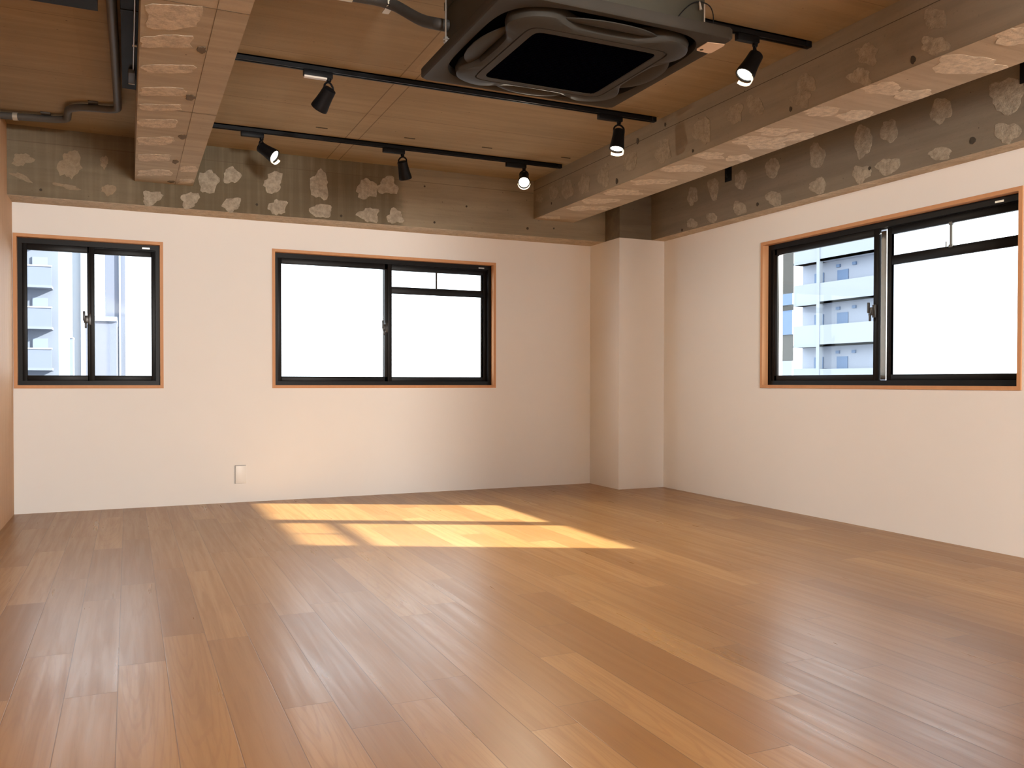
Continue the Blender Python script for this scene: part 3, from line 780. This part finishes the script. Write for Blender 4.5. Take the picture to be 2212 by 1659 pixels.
# lagged pipe feeding the cassette
pr = empty('refrigerant_pipe', (0.95, 3.96, 2.80), 'dark lagged pipe running across the ceiling into the left side of the air conditioner', 'pipe')
pp = fillet([(0.475, 3.985, 2.805), (1.14, 3.955, 2.805), (1.225, 3.72, 2.640), (1.255, 3.575, 2.575), (1.2985, 3.575, 2.575)], 0.10, 8)
MB().tube(pp, 0.026, 16).build('lagging', M_lag, pr)
m_ = MB()
for x in (0.93,):
    m_.lathe((x - 0.035, 3.965, 2.805), (1, -0.04, 0), [(0, 0.026), (0, 0.030), (0.07, 0.030), (0.07, 0.026)], 20)
m_.build('clamp', M_clamp, pr)
m_ = MB().box(1.118, 1.150, 3.900, 3.904, 2.765, ZC); m_.box(1.118, 1.150, 3.900, 4.0, 2.765, 2.770)
m_.build('hanger_strap', M_clamp, pr)

# ------------------------------------------------------------------ left bay services
cp = empty('conduit_pipe', (-0.06, 5.0, 2.80), 'grey conduit pipe on the ceiling that bends down towards the timber wall', 'pipe')
pts = fillet([(-0.085, 2.2, 2.812), (-0.056, 5.2, 2.812), (-0.050, 6.30, 2.812), (-0.28, 6.33, 2.812), (-0.35, 6.40, 2.812), (-0.372, 6.66, 2.812), (-0.45, 6.70, 2.812), (-0.780, 6.75, 2.812)], 0.07, 7)
MB().tube(pts, 0.024, 16).build('pipe_run', M_pipe, cp)
MB().lathe((-0.073, 4.30, 2.812), (0.01, 1, 0), [(0, 0.024), (0, 0.034), (0.11, 0.034), (0.11, 0.024)], 20).build('pipe_coupling', M_pipe, cp)
MB().lathe((-0.6755, 6.734, 2.812), (-1, .15, 0), [(0, 0.024), (0, 0.0275), (0.03, 0.0275), (0.03, 0.024)], 20).build('clamp', M_clamp, cp)
for x, y_ in ((-0.20, 6.30), (-0.505, 6.69)):
    MB().box(x - 0.03, x + 0.03, y_ - 0.032, y_ + 0.032, ZC - 0.011, ZC, 0, 0.002).build('hanger_plate', M_pipe, cp)

dk = MB().box(-0.022, LX1 - 0.001, REAR, 5.62, 2.752, ZC)
dk.box(-0.024, LX1 - 0.001, 4.43, 4.46, 2.749, ZC)
tag(dk.build('hanging_cable_duct', M_duct), 'black cable duct along the left side of the left beam', 'duct')
tag(MB().box(L + 0.001, -0.118, 3.4, 4.43, 2.722, ZC).build('hanging_air_duct', M_duct), 'dark flat air duct crossing the left bay at the top corner', 'duct')
hr = empty('hanging_rail', (0.036, 5.3, 2.745), 'thin silver rod with an end clamp under the black cable duct', 'rail')
MB().tube([(0.041, 2.5, 2.7415), (0.037, 5.24, 2.7415)], 0.0042, 10).build('rod', M_steel, hr)
m_ = MB().box(0.012, 0.046, 5.24, 5.43, 2.724, 2.7475, 0, 0.002); m_.build('end_clamp', M_pipe, hr)
MB().box(0.012, 0.046, 5.43, 5.436, 2.722, 2.7475).build('clamp_lip', M_white, hr)
MB().tube([(0.030, 4.86, 2.7415), (0.052, 4.86, 2.7415)], 0.0055, 8).build('rod_clip', M_clamp, hr)

# ------------------------------------------------------------------ small fittings
ot = empty('wall_outlet', (0.852, B, 0.23), 'white outlet plate low on the back wall left of the sun patch', 'outlet')
MB().box(0.808, 0.895, B - 0.011, B, 0.156, 0.304, 0, 0.003).build('cover_plate', M_outlet, ot)
MB().box(0.8045, 0.8075, B - 0.004, B, 0.155, 0.3075).box(0.8045, 0.893, B - 0.004, B, 0.305, 0.3072).build('plate_shadow', M_frame2, ot)  # dark strips draw the plate's shadow along its left and top edges
for nm, y_, lb in (('wall_bracket', 5.688, 'small black bracket on the right concrete beam, half hidden behind the main beam'),
                   ('wall_bracket', 3.130, 'small black bracket on the right concrete beam at the right edge of the picture')):
    r = empty(nm, (RC, y_, 2.72), lb, 'bracket', 'black curtain brackets')
    MB().box(RC - 0.006, RC, y_ - 0.042, y_ + 0.042, 2.655, 2.79, 0, 0.002).build('back_plate', M_black, r)
    m_ = MB().tube(fillet([(RC - 0.004, y_ - 0.02, 2.76), (RC - 0.040, y_ - 0.02, 2.75), (RC - 0.045, y_ - 0.02, 2.70), (RC - 0.03, y_ - 0.02, 2.68)], 0.02, 4), 0.006, 8)
    m_.build('hook', M_black, r)

# ------------------------------------------------------------------ outside
gr = MB().box(-40, 90, -40, 120, -14.2, -14.0).build('ground', M_b7)
tag(gr, 'grey street level far below the windows', 'ground', kind='structure')

# balcony block seen through the left window
bA = empty('apartment_building', (-6, 55, -14), 'pale blue block with stacked balconies outside the left window', 'building')
MB().box(-9.5, -3.62, 55.6, 66, -14, 14).build('wall', M_b9, bA)
for z in (10.30, 7.50, 5.18, 2.86, 0.5, -1.8):
    MB().box(-9.5, -3.88, 54.4, 55.6, z - 1.24, z - 1.10).build('balcony_slab', M_b9, bA)
    MB().box(-9.5, -3.90, 54.4, 54.48, z - 1.10, z - 0.06).build('balcony_front', M_b10, bA)
    MB().box(-9.5, -3.86, 54.36, 54.52, z - 0.06, z + 0.02).build('handrail', M_b2, bA)
    MB().box(-4.92, -4.16, 55.52, 55.62, z - 0.3, z + 0.60).build('window', M_b3, bA)
# slim tower
bC = empty('tower_block', (-3.9, 70, -14), 'slim light blue tower low in the left window', 'building')
MB().box(-4.12, -3.64, 70, 72, -14, 4.15).build('wall', M_b3, bC)
MB().box(-4.14, -3.62, 69.95, 72.05, 4.15, 4.25).build('roof', M_b2, bC)
# tall stepped block far behind
bB = empty('office_block', (-4, 75, -14), 'white far block filling the middle of the left window', 'building')
MB().box(-7.5, -2.6, 75, 80, -14, 13).build('wall', M_b2, bB)
MB().box(-3.32, -2.55, 74.7, 75.1, -14, 13).build('stair_shaft', M_b1, bB)
# lavender slab in the right pane of the left window
bD = empty('slab_block', (-0.5, 45, -14), 'lavender slab building in the right pane of the left window', 'building')
MB().box(-0.97, -0.09, 45, 50, -14, 12).build('wall', M_b8, bD)
MB().box(-0.36, -0.29, 44.9, 45, -14, 12).build('downpipe', M_b2, bD)
# low grey-roofed house in front
bE = empty('house', (-0.9, 40, -14), 'low pale house with a grey roof edge in front of the lavender slab', 'building')
MB().box(-1.6, -0.42, 40, 44, -14, 3.75).build('wall', M_b8, bE)
MB().box(-1.7, -0.40, 39.9, 44.1, 3.55, 3.75).build('roof_edge', M_b3, bE)
# gallery-access apartment block outside the right window
bF = empty('gallery_apartment_block', (45, 43, -14), 'white apartment block with open galleries and blue doors outside the right window', 'building')
MB().box(43.9, 50, 39.6, 46.95, -14, 14).build('wall', M_b1, bF)
for zt_, zb_ in ((7.78, 6.37), (4.91, 3.45), (1.93, 0.5), (-1.0, -2.4), (10.7, 9.27), (13.6, 12.2)):
    MB().box(43.0, 43.2, 39.6, 44.62, zb_, zt_).build('gallery_parapet', M_b2, bF)
    MB().box(43.0, 43.9, 39.6, 46.9, zb_, zb_ + 0.15).build('gallery_floor', M_b1, bF)
    MB().box(43.05, 43.9, 44.62, 46.9, zb_, zt_ + 0.05).build('balcony_front', M_b2, bF)
MB().box(42.95, 43.25, 44.36, 44.64, -14, 14).build('pier', M_b2, bF)
for zf in (7.55, 4.68, 1.72):
    for y_, w in ((44.9, 0.85), (42.7, 0.95)):
        MB().box(43.84, 43.93, y_, y_ + w, zf, zf + 1.05).build('door', M_b4, bF)
    for y_ in (43.4, 42.0):
        MB().box(43.78, 43.93, y_, y_ + 0.30, zf + 1.25, zf + 1.45).build('lamp', M_b4, bF)
# narrow nearer building at the edge of the right window
bG = empty('neighbour_building', (14.5, 15.5, -14), 'dark grey neighbouring building edge at the left side of the right window', 'building')
m_ = MB()
q_ = [(14.0, 15.26), (14.0, 15.9), (18.0, 20.4), (18.0, 19.64)]
m_.add([(x, y, -14) for x, y in q_] + [(x, y, 4.6) for x, y in q_], [(0, 1, 2, 3), (7, 6, 5, 4), (0, 1, 5, 4), (1, 2, 6, 5), (2, 3, 7, 6), (3, 0, 4, 7)])
m_.build('wall', M_b6, bG)
for z0_, z1_, mm in ((2.80, 3.06, M_b4), (2.11, 2.67, M_b4), (1.0, 1.5, M_b1)):
    MB().box(13.96, 14.01, 15.26, 15.85, z0_, z1_).build('window_band', mm, bG)

# ------------------------------------------------------------------ light
w = bpy.data.worlds.new('World'); sc.world = w; w.use_nodes = True
bg = w.node_tree.nodes['Background']
bg.inputs[0].default_value = (0.86, 0.93, 1.0, 1); bg.inputs[1].default_value = 3.6

sd = bpy.data.lights.new('sun', 'SUN'); sd.energy = 19.0; sd.color = (1.0, 0.965, 0.86); sd.angle = math.radians(0.9)
so = bpy.data.objects.new('sun', sd); C.objects.link(so)
so.rotation_euler = Vector((-1.0, 0.505, -0.532)).to_track_quat('-Z', 'Y').to_euler()

# added fill lamp behind the viewer, unseen and without a fixture
for x, y_ in ((1.0, -4.2),):
    ld = bpy.data.lights.new('rear_fill_lamp', 'POINT'); ld.energy = 1280; ld.color = (1.0, 0.985, 0.94); ld.shadow_soft_size = 0.35
    lo = bpy.data.objects.new('rear_fill_lamp', ld); C.objects.link(lo); lo.location = (x, y_, 2.0)

# ------------------------------------------------------------------ camera
F_PX, YAW, PITCH, ROLL, CYP = 1840.25, 24.2786, -0.8698, 0.0877, 853.43
cd = bpy.data.cameras.new('camera'); cam = bpy.data.objects.new('camera', cd); C.objects.link(cam)
cd.sensor_width = 36.0; cd.sensor_fit = 'HORIZONTAL'
cd.lens = F_PX / 2212 * 36.0
cd.shift_y = (CYP - 829.5) / 2212
cd.clip_start = 0.05; cd.clip_end = 500
cam.location = (0, 0, 1.0)
a, b_, c_ = math.radians(YAW), math.radians(PITCH), math.radians(ROLL)
fwd = Vector((math.sin(a) * math.cos(b_), math.cos(a) * math.cos(b_), math.sin(b_)))
right0 = Vector((math.cos(a), -math.sin(a), 0)); up0 = right0.cross(fwd)
right = right0 * math.cos(c_) + up0 * math.sin(c_); up = -right0 * math.sin(c_) + up0 * math.cos(c_)
cam.rotation_euler = Matrix((right, up, -fwd)).transposed().to_euler()
sc.camera = cam

sc.view_settings.view_transform = 'Standard'
sc.view_settings.look = 'None'
sc.view_settings.gamma = 1.0
sc.view_settings.use_curve_mapping = False
sc.view_settings.exposure = 0.55
try:
    sc.cycles.use_denoising = True
    sc.cycles.max_bounces = 12; sc.cycles.diffuse_bounces = 6; sc.cycles.transparent_max_bounces = 16
    sc.cycles.caustics_reflective = False; sc.cycles.caustics_refractive = False
    sc.cycles.sample_clamp_indirect = 6.0
except Exception: pass
